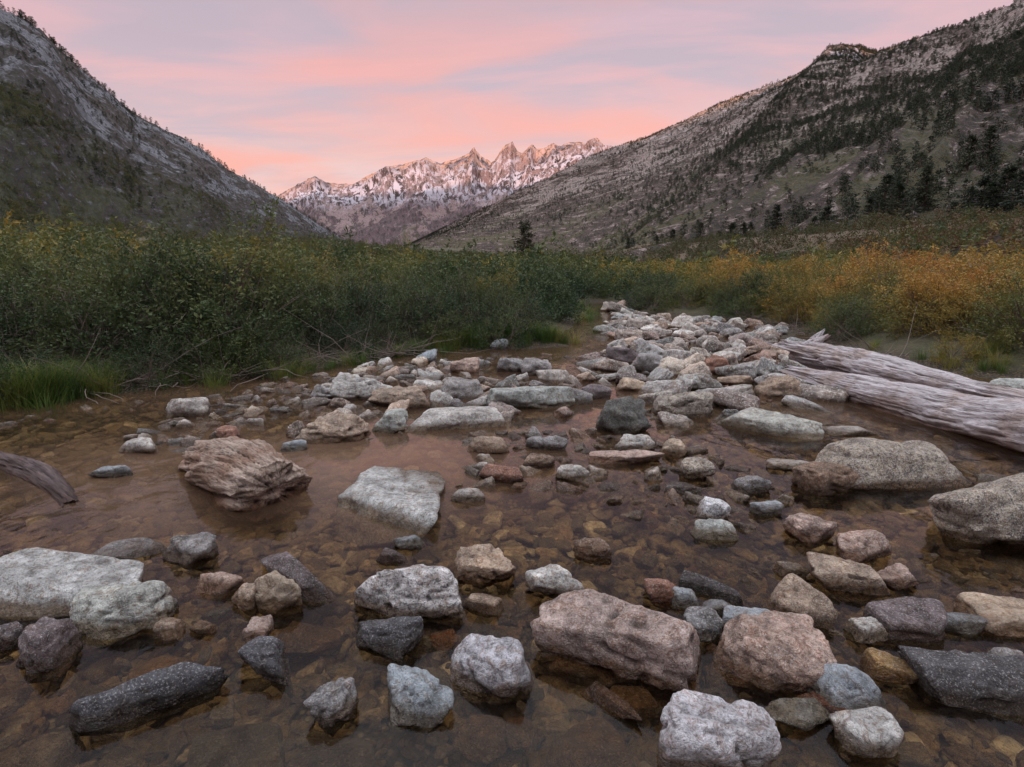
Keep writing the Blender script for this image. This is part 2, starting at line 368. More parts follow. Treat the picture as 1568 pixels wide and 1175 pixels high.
HR=[(-60,215,848,945,'slab',.7,.3),(128,258,893,982,'green',.6),(45,118,958,1035,'purple',.7),(258,333,812,865,'grey',.7),(400,468,872,935,'beige',.9,.9),
(308,368,877,913,'pink',.6),(358,400,893,935,'tan',.6),(420,520,930,983,'brown',.5,.3,S_),(545,708,855,948,'white',1.0,.75),(700,787,838,893,'tan',1.0),
(712,770,910,940,'tan',.4),(545,640,948,1008,'dark',.8),(372,468,985,1043,'dark',.9),(488,545,1050,1115,'grey',.8),(595,690,1038,1115,'blue',.4),
(698,812,980,1070,'lav',.3),(812,890,865,925,'pale',.7),(1098,1248,957,1060,'pink',.45,.5),(1110,1200,933,975,'cobble',.4),(1022,1162,1103,1200,'lav',.4),
(1175,1255,888,963,'tan',.5),(985,1035,883,925,'red',.5),(1028,1070,900,932,'cobble',.15),(1073,1115,918,945,'cobble',.15),(1245,1345,855,910,'tan',.6),
(1340,1398,867,903,'pink',.6),(1330,1432,920,985,'purple',.3),(1432,1505,940,972,'cobble',.3),(1480,1600,912,975,'beige',.6,.3),(1327,1385,1008,1048,'yellow',.3),
(1245,1340,1035,1100,'cobble',.25),(1172,1278,1082,1122,'green',.5,.3),(1285,1365,1108,1165,'pale',.4),(1207,1270,783,833,'pink',.7),(1275,1352,805,860,'pink',.7),
(1220,1318,700,757,'brown',.9),(1065,1112,758,800,'white',.7),(880,932,823,858,'brown',.9),(458,565,618,680,'tan',.9),(500,600,563,615,'pale',.8),
(560,625,620,665,'green',.7),(568,665,585,625,'tan',.8),(618,775,618,658,'pale',.4,.35),(660,740,573,615,'grey',.8),(745,878,583,628,'green',.8,.4),
(913,995,598,665,'dgreen',1.0,1.1),(1000,1090,590,640,'spk',.8),(1262,1340,647,668,'pale',.4,.3),(1150,1218,568,612,'tan',.8),(715,780,663,695,'tan',.8),
(735,805,705,740,'red',.9),(805,870,663,690,'grey',.8),(900,1012,682,712,'pink',.9,.4),(935,1000,660,692,'pale',.8),(850,900,708,738,'pale',.6),
(1040,1090,695,735,'spk',.6),(1120,1172,722,757,'grey',.7),(692,745,745,770,'pale',.7),(255,322,598,640,'pale',.7),(330,376,648,680,'red',.7),
(190,250,665,695,'pale',.5),(145,205,705,733,'blue',.7),(960,1016,535,572,'grey',.8),(925,985,522,558,'purple',.8),(1070,1120,540,575,'red',.6),
(150,250,825,862,'grey',.6,.25),(605,650,818,842,'blue',.5),(580,625,838,862,'purple',.4),(1060,1125,795,828,'green',.4),(1150,1195,765,790,'cobble',.4),
(1100,1155,583,610,'pale',.6),(940,990,575,600,'beige',.6),(1095,1160,572,592,'tan',.7),(880,935,585,612,'purple',.8),(660,700,595,625,'pale',.5),
(800,850,690,718,'brown',.8),(1010,1050,668,700,'beige',.6),(620,660,955,985,'green',.3,.4,S_),(700,770,1085,1130,'brown',.3,.4,S_),(775,815,1090,1125,'brown',.4,.4,S_),
(310,440,1100,1180,'dgreen',.4,.2,S_),(235,285,948,980,'tan',.4),(295,330,950,972,'tan',.4),(210,285,985,1045,'yellow',.3,.2,S_),(380,415,950,990,'pink',.4),
(660,700,950,975,'red',.4,.4,S_),(1300,1345,945,985,'pale',.7),(1190,1230,860,885,'tan',.4),(1500,1568,1050,1080,'grey',.4),(0,30,960,1000,'purple',.4),
(1085,1125,1000,1040,'brown',.4,.4,S_),(760,812,540,570,'grey',.8),(748,778,518,536,'blue',.3),(635,672,532,556,'blue',.4),(795,840,545,575,'grey',.8),(1175,1235,700,722,'pale',.4,.3),
(820,875,560,588,'pale',.6),(690,735,545,572,'pink',.7),(430,470,672,692,'blue',.3),(985,1010,750,788,'red',.3,.4,S_),(1505,1568,1000,1040,'grey',.4),
(820,880,930,975,'purple',.7),(860,905,590,620,'grey',.6),(1050,1100,935,985,'grey',.6),(925,1000,1040,1080,'brown',.6,.3,S_),(30,110,1110,1175,'grey',.5,.3,S_),(450,560,1130,1190,'dark',.5,.2,S_),(850,950,1110,1180,'brown',.4,.2,S_)]
for r in HR:
    bbox_rock(r[0],r[1],r[2],r[3],r[4],r[5],hf=r[6] if len(r)>6 else .55,sub_=len(r)>7)
bbox_rock(1255,1472,660,748,'spk',.3,'boulder',.55); bbox_rock(1408,1690,705,842,'spk',.8,'boulder',.6)
slab((390,862),(522,925),.13,.10,'purple',.9,(.25,.1))
slab((105,1115),(352,1040),.12,.09,'dark',.8)
slab((832,960),(1085,1040),.30,.22,'pink',1.0,(.12,.06),'boulder')
slab((1040,892),(1142,925),.07,.05,'dark',.7)
slab((1380,1040),(1640,1075),.22,.10,'dark',1.0)
slab((1220,1062),(1322,1118),.05,.035,'red',.6)
slab((1095,640),(1265,672),.42,.12,'green',.8,(.1,0))
slab((895,1050),(985,1115),.06,.03,'brown',.6)
a=gp(602,757); put_rock(a[0],a[1],(.62,1.12,.15),.12,'slab',1.0,5,.5,(.03,-.03),'boulder',-.058)
slab((1475,600),(1640,618),.5,.2,'green',.8,(0,.1))

def variants(name,k,sub,mat,seed,ang):
    col=bpy.data.collections.new(name)
    for i in range(k):
        r=np.random.default_rng(seed+i)
        v,f=rock_shape(sub,seed+i*13,(1.0,r.uniform(.65,.95),r.uniform(.45,.75)),ang[0]+(ang[1]-ang[0])*i/k)
        mkobj(name+'_shape_%d'%i,mkmesh(name,v,f),mat,col)
    return col
def scatter(name,col,P,rot,scl,idx):
    me=bpy.data.meshes.new(name); me.vertices.add(len(P)); me.vertices.foreach_set('co',np.asarray(P,dtype=np.float32).ravel())
    for nm,ty,ar in (('rot','FLOAT_VECTOR',rot),('scl','FLOAT_VECTOR',scl)):
        at=me.attributes.new(nm,ty,'POINT'); at.data.foreach_set('vector',np.asarray(ar,dtype=np.float32).ravel())
    at=me.attributes.new('idx','INT','POINT'); at.data.foreach_set('value',np.asarray(idx,dtype=np.int32))
    me.update(); o=mkobj(name,me)
    g=bpy.data.node_groups.new(name+'_scatter','GeometryNodeTree')
    g.interface.new_socket('Geometry',in_out='INPUT',socket_type='NodeSocketGeometry'); g.interface.new_socket('Geometry',in_out='OUTPUT',socket_type='NodeSocketGeometry')
    gi=g.nodes.new('NodeGroupInput'); go=g.nodes.new('NodeGroupOutput'); ip=g.nodes.new('GeometryNodeInstanceOnPoints')
    ci=g.nodes.new('GeometryNodeCollectionInfo'); ci.inputs[0].default_value=col; ci.inputs['Separate Children'].default_value=True; ci.inputs['Reset Children'].default_value=True
    def na(nm,ty):
        x=g.nodes.new('GeometryNodeInputNamedAttribute'); x.data_type=ty; x.inputs[0].default_value=nm; return x.outputs[0]
    er=g.nodes.new('FunctionNodeEulerToRotation'); L=g.links.new
    L(na('rot','FLOAT_VECTOR'),er.inputs[0]); L(er.outputs[0],ip.inputs['Rotation']); L(na('scl','FLOAT_VECTOR'),ip.inputs['Scale'])
    ip.inputs['Pick Instance'].default_value=True; L(na('idx','INT'),ip.inputs['Instance Index'])
    L(gi.outputs[0],ip.inputs['Points']); L(ci.outputs[0],ip.inputs['Instance']); L(ip.outputs[0],go.inputs[0])
    md=o.modifiers.new('scatter','NODES'); md.node_group=g
    return o
C_bar=variants('cobble_variants',16,4,M_bar,500,(.35,1.0)); C_bed=variants('pebble_variants',10,3,M_bed,900,(.05,.6))
def darts(polyw,n,rlo,rhi,power,placed,over=.8):
    lo=polyw.min(0); hi=polyw.max(0); out=[]
    xs=R.uniform(lo[0],hi[0],n*3); ys=R.uniform(lo[1],hi[1],n*3); ok=pdist(polyw,xs,ys)+.25*fbm(P3(xs*1.6,ys*1.6),3,61)>0
    xs=xs[ok][:n]; ys=ys[ok][:n]; rs=np.sort(rlo+(rhi-rlo)*R.random(len(xs))**power)[::-1]
    for x,y,r in zip(xs,ys,rs):
        if placed:
            A=np.array(placed)
            if (np.hypot(A[:,0]-x,A[:,1]-y)<over*(A[:,2]+r)).any(): continue
        placed.append((x,y,r)); out.append((x,y,r))
    return out
placed=list(hero); pts=[]
spec=[(900,.04,.18,3,.72),(2000,.04,.28,3.4,.80),(900,.022,.10,2.6,.74),(700,.025,.11,2.6,.76),(420,.012,.045,2.2,1.0)]
for (b,h),(n_,a_,b_,pw_,ov_) in zip(bars,spec): pts+=darts(b,n_,a_,b_,pw_,placed,ov_)
pts+=darts(poly,320,.012,.045,2.5,placed,1.1)
edge=np.array([gp(*q) for q in [(0,640),(420,590),(560,565),(690,548),(870,540),(870,548),(690,560),(560,580),(430,605),(0,660)]]); pts+=darts(edge,260,.03,.10,2.5,placed,.9)
edge=np.array([gp(*q) for q in [(1230,640),(1568,720),(1568,860),(1400,800),(1300,690),(1200,650)]]); pts+=darts(edge,120,.02,.07,2.5,placed,1.0)
A=np.array(pts); k=len(A); sz=A[:,2]*2
near=np.array([gp(*q) for q in [(-100,850),(300,870),(800,850),(1568,830),(1750,1175),(-200,1175)]]); nr_=np.array(darts(near,1100,.012,.048,2.2,placed,.85))
S=np.stack([sz*R.uniform(.95,1.3,k),sz*R.uniform(.75,1.1,k),sz*R.uniform(.7,1.2,k)],-1)
zz=gz(A[:,0],A[:,1]); ztop=np.maximum(zz+sz*.12,-.02)
k2=len(nr_); s2=nr_[:,2]*2; S2=np.stack([s2*R.uniform(.95,1.3,k2),s2*R.uniform(.8,1.1,k2),s2*R.uniform(.8,1.2,k2)],-1)
z2=-s2*.28-R.uniform(0,.05,k2)*(R.random(k2)<.75)
P_=np.vstack([np.stack([A[:,0],A[:,1],ztop],-1),np.stack([nr_[:,0],nr_[:,1],z2],-1)]); S=np.vstack([S,S2]); k+=k2
scatter('river_cobbles',C_bar,P_,np.stack([R.uniform(-.4,.4,k),R.uniform(-.4,.4,k),R.uniform(0,6.28,k)],-1),S,R.integers(0,16,k))
def bedpts(n,x0,x1,y0,y1,a,b,pw):
    x=R.uniform(x0,x1,n); y=R.uniform(y0,y1,n); s=a+(b-a)*R.random(n)**pw
    ok=(pdist(poly,x,y)>-.1)&(np.abs(x)<1.1*np.maximum(y,0)+1.2); return np.stack([x,y,s],-1)[ok]
B=np.vstack([bedpts(12000,-3.5,3.5,.8,3.2,.025,.13,2.4),bedpts(13000,-7,7,3.0,7.5,.045,.17,2.2),bedpts(4000,-6,9,7,24,.07,.25,2)])
k=len(B); s=B[:,2]
scatter('streambed_pebbles',C_bed,np.stack([B[:,0],B[:,1],np.minimum(gz(B[:,0],B[:,1])+s*.20,-.018-s*.3)],-1),np.stack([R.uniform(-.3,.3,k),R.uniform(-.3,.3,k),R.uniform(0,6.28,k)],-1),
  np.stack([s*R.uniform(.9,1.2,k),s*R.uniform(.8,1.1,k),s*R.uniform(.5,.9,k)],-1),R.integers(0,10,k))

# ---------- driftwood
def log_mesh(name,pts,rads,seed,mat,groove=.16,flat=1.0,jag=(.1,.1),nu=160,nt=120,parent=None,lump=.30,gf=3.2):
    """log built along local X between pts[0] and pts[-1]"""
    pts=np.array(pts,float); a=pts[0]; b=pts[-1]; ax=(b-a); L=np.linalg.norm(ax); ax/=L
    side=np.cross([0,0,1],ax); side/=np.linalg.norm(side); up=np.cross(ax,side)
    loc=np.stack([(pts-a)@ax,(pts-a)@side,(pts-a)@up],-1)
    u=np.linspace(0,1,nu); tt=np.linspace(0,1,len(pts))
    cy=np.interp(u,tt,loc[:,1]); cz=np.interp(u,tt,loc[:,2]); rr=np.interp(u,np.linspace(0,1,len(rads)),rads)
    k_=np.ones(13)/13
    cy=np.convolve(np.pad(cy,6,'edge'),k_,'valid'); cz=np.convolve(np.pad(cz,6,'edge'),k_,'valid'); rr=np.convolve(np.pad(rr,6,'edge'),k_,'valid')
    th=np.linspace(0,2*np.pi,nt,endpoint=False)
    U,T=np.meshgrid(u,th,indexing='ij'); c,s=np.cos(T),np.sin(T)
    tw=T+.8*U
    q=np.stack([np.cos(tw)*gf,np.sin(tw)*gf,U*L*1.3],-1)
    g=ridged(q,5,seed); g2=fbm(np.stack([np.cos(tw)*1.1,np.sin(tw)*1.1,U*L*1.8],-1),4,seed+4); g3=fbm(np.stack([np.cos(tw)*11,np.sin(tw)*11,U*L*4],-1),4,seed+9,.65)
    r=rr[:,None]*(1+lump*g2-groove*1.6*np.maximum(g-.3,0)+groove*.45*g3)
    xx=U*L
    j0=fbm(np.stack([c*2.6,s*2.6,0*c],-1),4,seed+20); j1=fbm(np.stack([c*2.6,s*2.6,0*c+9],-1),4,seed+21)
    xx=xx-(1-sst(U,0,.25))*jag[0]*(j0+.0)+sst(U,.75,1)*jag[1]*j1
    V=np.stack([xx,cy[:,None]+r*c,cz[:,None]+r*s*flat],-1)
    def cap(Vr,sgn,sd,Rm):
        cen=Vr.mean(0); o=[]
        for f in (.96,.88,.78,.66,.52,.38,.24,.12,.02):
            w=cen+(Vr-cen)*f
            w[:,0]=cen[0]+(Vr[:,0]-cen[0])*f**1.5+sgn*(Rm*.10*(1-f)+Rm*.45*fbm(np.stack([w[:,1]*9,w[:,2]*26,0*w[:,0]],-1),4,sd)*min(1,(1-f)*4))
            o.append(w)
        return o
    c0=cap(V[0],-1,seed+31,rr[0])[::-1]; c1=cap(V[-1],1,seed+32,rr[-1])
    VV=np.concatenate([np.array(c0),V,np.array(c1)],0); n1=VV.shape[0]
    i=np.arange(n1*nt).reshape(n1,nt); j=np.roll(i,-1,1)
    f=np.stack([i[:-1],j[:-1],j[1:],i[1:]],-1).reshape(-1,4)
    o=mkobj(name,mkmesh(name,VV.reshape(-1,3),f),mat)
    M=Matrix(((float(ax[0]),float(side[0]),float(up[0]),float(a[0])),(float(ax[1]),float(side[1]),float(up[1]),float(a[1])),(float(ax[2]),float(side[2]),float(up[2]),float(a[2])),(0,0,0,1)))
    o.matrix_world=M
    if parent: o.parent=parent
    return o
p0=far(308,704,3.72); p1=far(416,750,3.06)
log_mesh('driftwood_stump',[p0,(p0+p1)/2+np.array([0,0,.01]),p1],[.13,.20,.225,.21],7,M_brownwood,.24,.88,(.10,.05),200,150,None,.42,1.9)
e=bpy.data.objects.new('driftwood_log',None); scn.collection.objects.link(e)
log_mesh('trunk',[far(1206,566,6.7),far(1330,602,5.6),far(1480,645,4.6),far(1680,680,3.7)],[.05,.17,.21,.23,.24],23,M_silver,.14,.9,(.5,.1),260,150,e,.28,1.8)
log_mesh('split_upper_trunk',[far(1220,538,7.0),far(1300,554,6.4),far(1420,588,5.6),far(1580,618,4.9)],[.18,.23,.21,.16,.12],41,M_silver,.20,.75,(.9,.3),200,130,e,.36,2.0)
log_mesh('splinter',[far(1246,522,6.9),far(1262,508,6.9)+np.array([0,0,.02])],[.06,.04,.008],5,M_silver,.3,1,(.02,.05),60,40,e)
log_mesh('root_end',[far(1222,540,6.9),far(1268,514,6.8)],[.06,.07,.02],6,M_silver,.3,1,(.02,.05),60,40,e)
log_mesh('driftwood_branch',[far(-10,700,3.9),far(50,722,3.6),far(112,780,3.05)],[.06,.10,.085,.07],61,M_darkwood,.3,.7,(.1,.06),120,70)

# ---------- vegetation meshes
def tubes(lines,k=4):
    V=[];Fc=[];o=0
    for pts,r0,r1 in lines:
        pts=np.asarray(pts); m_=len(pts)
        d=np.gradient(pts,axis=0); d/=np.linalg.norm(d,axis=1)[:,None]+1e-9
        ref=np.array([.3,.9,.1]); s=np.cross(d,ref); s/=np.linalg.norm(s,axis=1)[:,None]+1e-9; t_=np.cross(d,s)
        rr=np.linspace(r0,r1,m_)
        for i in range(m_):
            for j in range(k):
                a=2*math.pi*j/k; V.append(pts[i]+rr[i]*(math.cos(a)*s[i]+math.sin(a)*t_[i]))
        for i in range(m_-1):
            for j in range(k):
                j2=(j+1)%k; Fc.append([o+i*k+j,o+i*k+j2,o+(i+1)*k+j2,o+(i+1)*k+j])
        o+=m_*k
    return np.array(V),np.array(Fc)
def leaves(c,d,L,W,r):
    n=len(c); d=d/np.linalg.norm(d,axis=1)[:,None]; q=r.normal(size=(n,3)); s=np.cross(d,q); s/=np.linalg.norm(s,axis=1)[:,None]
    L=L[:,None];W=W[:,None]
    v=np.stack([c,c+d*L*.5+s*W*.5,c+d*L,c+d*L*.5-s*W*.5],1).reshape(-1,3)
    return v,np.arange(4*n).reshape(n,4)
def two_mat(name,A,B,mA,mB,col=None,link=True):
    v=np.vstack([A[0],B[0]]); f=np.vstack([A[1],B[1]+len(A[0])]); me=mkmesh(name,v,f,False)
    me.materials.append(mA); me.materials.append(mB)
    me.polygons.foreach_set('material_index',np.concatenate([np.zeros(len(A[1]),int),np.ones(len(B[1]),int)]).astype(np.int32))
    if not link: return me
    o=bpy.data.objects.new(name,me); (col or scn.collection).objects.link(o); return o
def willows(cname,k,nt_,nl,lf,nst,seed):
    col=bpy.data.collections.new(cname)
    for i in range(k):
        r=np.random.default_rng(seed+i); Rr=.9; H=1.3
        th=r.uniform(0,2*np.pi,nt_); cz=r.uniform(.0,1,nt_); sr=np.sqrt(1-cz**2*.9)
        lump=1+.55*fbm(np.stack([np.cos(th)*1.9,np.sin(th)*1.9,cz*2.6],-1)+i*5,3,i)
        k_=r.uniform(.5,1.10,nt_)**.6
        tip=np.stack([np.cos(th)*sr*Rr,np.sin(th)*sr*Rr,.06+cz*H],-1)*(lump*k_)[:,None]
        dirs=tip*np.array([1.0,1.0,.4])+np.array([0,0,.42])+r.normal(size=(nt_,3))*.38; dirs/=np.linalg.norm(dirs,axis=1)[:,None]
        tt=r.uniform(-.20,.07,(nt_,nl))
        c=tip[:,None]+dirs[:,None]*tt[...,None]+r.normal(size=(nt_,nl,3))*.030; c=c.reshape(-1,3)
        d=np.repeat(dirs,nl,0)*.55+r.normal(size=(nt_*nl,3))*.8
        n_=len(c); LV=leaves(c,d,r.uniform(.035,.07,n_)*lf,r.uniform(.016,.026,n_)*lf,r)
        lines=[]
        for j in range(nst):
            e_=tip[r.integers(nt_)]*1.05; b0=np.array([r.normal()*.15,r.normal()*.15,-.1]); mid=b0*.5+e_*.5+np.array([0,0,.12])
            s_=np.linspace(0,1,6)[:,None]; lines.append(((1-s_)**2*b0+2*s_*(1-s_)*mid+s_**2*e_,.012,.003))
        if nst>20:
            for j in range(0,nt_,2): lines.append((np.stack([tip[j]-dirs[j]*.30,tip[j]-dirs[j]*.1,tip[j]+dirs[j]*.06]),.004,.0015))
        two_mat(cname+'_%d'%i,LV,tubes(lines,3),M_willow,M_stem,col)
    return col
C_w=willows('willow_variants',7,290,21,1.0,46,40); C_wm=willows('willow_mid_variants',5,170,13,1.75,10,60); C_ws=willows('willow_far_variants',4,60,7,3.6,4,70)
C_g=bpy.data.collections.new('grass_variants')
for i in range(4):
    r=np.random.default_rng(80+i); V=[];Fc=[];o=0
    for b in range(110):
        a=r.uniform(0,6.28); rad=abs(r.normal())*.09; base=np.array([math.cos(a)*rad,math.sin(a)*rad,-.03]); h=r.uniform(.18,.5); lean=r.uniform(.2,.8)*h
        a2=a+r.normal()*.6; D=np.array([math.cos(a2),math.sin(a2),0]); s=np.array([-D[1],D[0],0])*r.uniform(.002,.005)
        for q in range(5):
            t_=q/4; c=base+D*lean*t_**2+np.array([0,0,h*(t_-.25*t_**3)]); w=s*(1-t_*.93); V+= [c-w,c+w]
        for q in range(4): Fc.append([o+2*q,o+2*q+1,o+2*q+3,o+2*q+2])
        o+=10
    mkobj('grass_%d'%i,mkmesh('grass_%d'%i,np.array(V),np.array(Fc),False),M_grass,C_g)
def conifer(seed,nb,m_,lf,zl=.10):
    r=np.random.default_rng(seed); lines=[([np.array([0,0,-.03]),np.array([r.normal()*.01,0,.5]),np.array([0,0,.98])],.022,.003)]
    cs=[];ds=[]
    for b in range(nb):
        z=zl+(.97-zl)*r.random()**1.15; a=r.uniform(0,6.28); ln=(.27*(1-z)**.8+.025)*r.uniform(.6,1.2)
        D=np.array([math.cos(a),math.sin(a),r.uniform(-.15,.35)]); s0=np.array([0,0,z]); e_=s0+D*ln
        if nb>40: lines.append((np.stack([s0,s0+D*ln*.5,e_]),.005,.002))
        t_=r.uniform(.15,1.05,m_)[:,None]; cs.append(s0+D*ln*t_+r.normal(size=(m_,3))*.016); ds.append(D+r.normal(size=(m_,3))*.7)
    c=np.vstack(cs); d=np.vstack(ds); n_=len(c); LV=leaves(c,d,r.uniform(.025,.055,n_)*lf,r.uniform(.010,.022,n_)*lf,r)
    return two_mat('pine_crown_%d'%seed,LV,tubes(lines,4),M_needle,M_bark,None,False)
pines=[conifer(120+i,110,26,1.0,.05) for i in range(5)]
C_p=bpy.data.collections.new('conifer_variants')
for i in range(5):
    o=bpy.data.objects.new('conifer_shape_%d'%i,conifer(140+i,36,8,2.1)); C_p.objects.link(o)

def fill(x0,x1,y0,y1,sp_,dm=.3):
    xs=np.arange(x0,x1,sp_); ys=np.arange(y0,y1,sp_); x,y=np.meshgrid(xs,ys); x=x.ravel()+R.uniform(-.48,.48,x.size)*sp_; y=y.ravel()+R.uniform(-.48,.48,y.size)*sp_
    d=pdist(poly,x,y); ok=(d<-dm)&(np.abs(x)<1.1*y+3); return x[ok],y[ok],-d[ok]
def bushset(name,args,s0,s1,col,nvr,mask=None,edge_=.72,dm=.3):
    x,y,d=fill(*args,dm); 
    if mask is not None: q=mask(x,y,d); x,y,d=x[q],y[q],d[q]
    k=len(x); lum=1+.50*fbm(P3(x*.5,y*.5),2,77)
    s=R.uniform(s0,s1,k)*(edge_+(1-edge_)*sst(d,.3,1.6))*lum; z=gz(x,y)-.06
    scatter(name,col,np.stack([x,y,z],-1),np.stack([R.uniform(-.2,.2,k),R.uniform(-.2,.2,k),R.uniform(0,6.28,k)],-1),np.stack([s*1.08,s*1.08,s*R.uniform(.76,1.06,k)],-1),R.integers(0,nvr,k))
gap=lambda x,y: (np.abs(x-.15*y-.2)>.6+.03*y)|(y>25)
bushset('willow_thicket',(-14,2.5,3.5,13,.80),.76,1.04,C_w,7,lambda x,y,d:(x<.13*y+.1)&(d<5.5),.60,-.02)
bushset('willow_thicket',(1,18,5,19,.82),.60,.96,C_w,7,lambda x,y,d:(x>.13*y+.7)&(d<6),.66,.38)
bushset('willow_thicket',(-22,24,8,30,1.0),.78,1.12,C_wm,5,lambda x,y,d:(((d>=5.3)|(y>13))&(x<.13*y)|(x>.13*y)&((d>=5.8)|(y>19)))&gap(x,y))
bushset('willow_thicket',(-60,45,28,75,1.9),.8,1.45,C_ws,4,lambda x,y,d:(R.random(x.size)<.85))
bushset('shrubland',(-110,120,70,330,4.5),1.0,2.2,C_ws,4,lambda x,y,d:R.random(x.size)<.5)
bushset('meadow_shrubs',(17,75,15,75,1.5),.35,.75,C_ws,4,lambda x,y,d:R.random(x.size)<.65)
def grassline(px,n,w,s0,s1):
    pts=np.array([gp(*q) for q in px]); out=[]
    for i in range(n):
        j=R.integers(len(pts)-1); t_=R.random(); c=pts[j]*(1-t_)+pts[j+1]*t_; c=c+R.normal(size=2)*w; out.append([c[0],c[1],R.uniform(s0,s1)])
    return np.array(out)
G=np.vstack([grassline([(-60,622),(60,616),(100,606)],70,.18,.7,1.35),grassline([(330,572),(390,568)],30,.12,.8,1.3),grassline([(680,534),(760,528),(868,524)],70,.2,.6,1.1),
  grassline([(120,604),(420,578),(560,555),(660,538)],34,.10,.5,.9),grassline([(1290,535),(1420,562),(1568,575)],24,.3,.4,.8),grassline([(1080,482),(1200,497)],22,.3,.5,1),grassline([(870,515),(884,488),(900,466)],30,.3,.5,1)])
k=len(G); s=G[:,2]
scatter('grass_tufts',C_g,np.stack([G[:,0],G[:,1],gz(G[:,0],G[:,1])],-1),np.stack([0*s,0*s,R.uniform(0,6.28,k)],-1),np.stack([s,s,s],-1),R.integers(0,4,k))
lines=[]
for px,n_ in (([(1120,492),(1200,500),(1290,532)],110),([(430,572),(560,554),(640,545)],110),([(1330,548),(1568,575)],30),([(60,616),(420,578)],60)):
    pts=np.array([gp(*q) for q in px])
    for i in range(n_):
        j=R.integers(len(pts)-1); t_=R.random(); c=pts[j]*(1-t_)+pts[j+1]*t_; b=np.array([c[0],c[1]+R.uniform(0,.4),.05]); a=R.uniform(0,6.28); L_=R.uniform(.25,.8)
        q=[b]; D=np.array([math.cos(a),math.sin(a)*.5-.3,R.uniform(-.05,.4)])
        for s_ in range(5): D=D+R.normal(size=3)*.25; q.append(q[-1]+D*L_/5)
        lines.append((np.array(q),R.uniform(.004,.010),.002))
v,f=tubes(lines,5); mkobj('dead_branches',mkmesh('dead_branches',v,f),M_dead)

# ---------- mountains
def loft(name,crest,foot,nu,nv,mat,prof,amp,seed,gul,jag,shear=.0):
    C=np.array([far(*c) for c in crest]); Fo=np.array([far(*c) for c in foot]); K=len(C); tt=np.linspace(0,K-1,nu)
    ip=lambda A:np.stack([np.interp(tt,np.arange(K),A[:,i]) for i in range(3)],-1)
    c=ip(C); fo=ip(Fo)
    v=np.concatenate([np.linspace(-.5,0,16)[:-1],np.linspace(0,1,nv)**1.25,[1.08,1.2]])
    U,V=np.meshgrid(np.linspace(0,1,nu),v,indexing='ij')
    w=V[...,None]
    Pp=c[:,None]*(1-w)+fo[:,None]*w
    vv=np.clip(1-np.abs(V),0,1)
    zc=c[:,None,2];zf=fo[:,None,2]
    z=zf+(zc-zf)*vv**prof
    z=np.where(V<0,zc*(1-np.abs(V)*1.6),z); z=np.where(V>1,zf-(V-1)*zc*.3-4*(V-1),z)
    span=np.maximum(zc-zf,5)
    arc=np.concatenate([[0],np.cumsum(np.linalg.norm(np.diff(c,axis=0),axis=1))]); arc=arc/np.linalg.norm(c[:,:2],axis=1).mean()
    Au=np.broadcast_to(arc[:,None],U.shape)
    env=sst(np.abs(V),0,.16)*(.25+.75*vv)
    g=ridged(P3((Au+shear*V)*gul,V*2.0),5,seed); b=fbm(P3(Au*gul*.5,V*5),5,seed+3)
    dz=span*amp*env*(g*.9+b*.7)
    cr=fbm(P3(Au*60,V*22),5,seed+8,.55)*span*jag*(.55+1.2*np.exp(-np.abs(V)*25))*(vv+.1)
    bd=ridged(P3((Au+.5*V)*9,(V-.12*Au)*26),4,seed+12); dz=dz+span*.016*env*np.maximum(bd,0)**1.5*vv*2
    z=z+dz+cr
    Pp=Pp.copy(); Pp[...,2]=z
    uv=np.stack([Au,V],-1).reshape(-1,2)
    o=mkobj(name,mkmesh(name,Pp.reshape(-1,3),gridfaces(nu,len(v)),True,uv),mat); return Pp,V,Au
crR=[(620,380,2700),(780,300,2650),(940,226,2600),(1000,207,2500),(1060,182,2400),(1110,155,2300),(1200,125,2100),(1262,92,1950),(1285,72,1920),(1318,72,1880),(1342,82,1850),(1400,62,1650),(1480,44,1500),(1568,12,1300),(1700,-20,1100),(1900,-60,900),(2300,-100,700),(3200,-100,300)]
ftR=[(600,384,2690),(610,384,2600),(630,385,2450),(700,386,2000),(760,390,1600),(810,394,1200),(860,398,800),(900,400,600),(925,401,520),(940,402,450),(990,402,330),(1060,400,240),(1150,396,180),(1300,385,130),(1450,372,105),(1700,360,85),(2100,350,65),(2800,350,45)]
crL=[(-1200,-150,200),(-500,-120,330),(-150,-60,450),(0,12,560),(60,45,620),(130,112,700),(185,158,760),(215,180,800),(300,222,900),(350,260,1000),(430,305,1200),(490,345,1400),(545,378,1700)]
ftL=[(-1200,360,40),(-500,355,60),(-150,348,90),(0,345,120),(60,346,140),(130,350,170),(185,355,200),(215,358,230),(300,364,330),(350,368,430),(430,374,650),(490,378,950),(545,382,1500)]
cc=[(380,330),(430,298),(455,283),(482,271),(500,280),(540,281),(565,270),(590,256),(620,250),(652,240),(675,252),(700,244),(718,236),(726,224),(735,240),(752,249),(765,234),(775,222),(785,217),(792,230),(800,232),(815,219),(822,229),(835,227),(848,217),(860,222),(885,215),(900,219),(912,210),(930,225),(1000,240),(1100,270)]
crC=[(a,b,4500-(a-380)*1.9) for a,b in cc]; ftC=[(400+(a-380)*.9,386,2500) for a,b in cc]
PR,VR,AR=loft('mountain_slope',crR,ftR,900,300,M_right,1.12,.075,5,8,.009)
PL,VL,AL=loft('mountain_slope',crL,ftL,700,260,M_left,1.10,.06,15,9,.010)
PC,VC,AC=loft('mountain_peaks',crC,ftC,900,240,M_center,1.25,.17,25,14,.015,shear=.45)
bk=np.linspace(-6000,6000,120); B0=[]
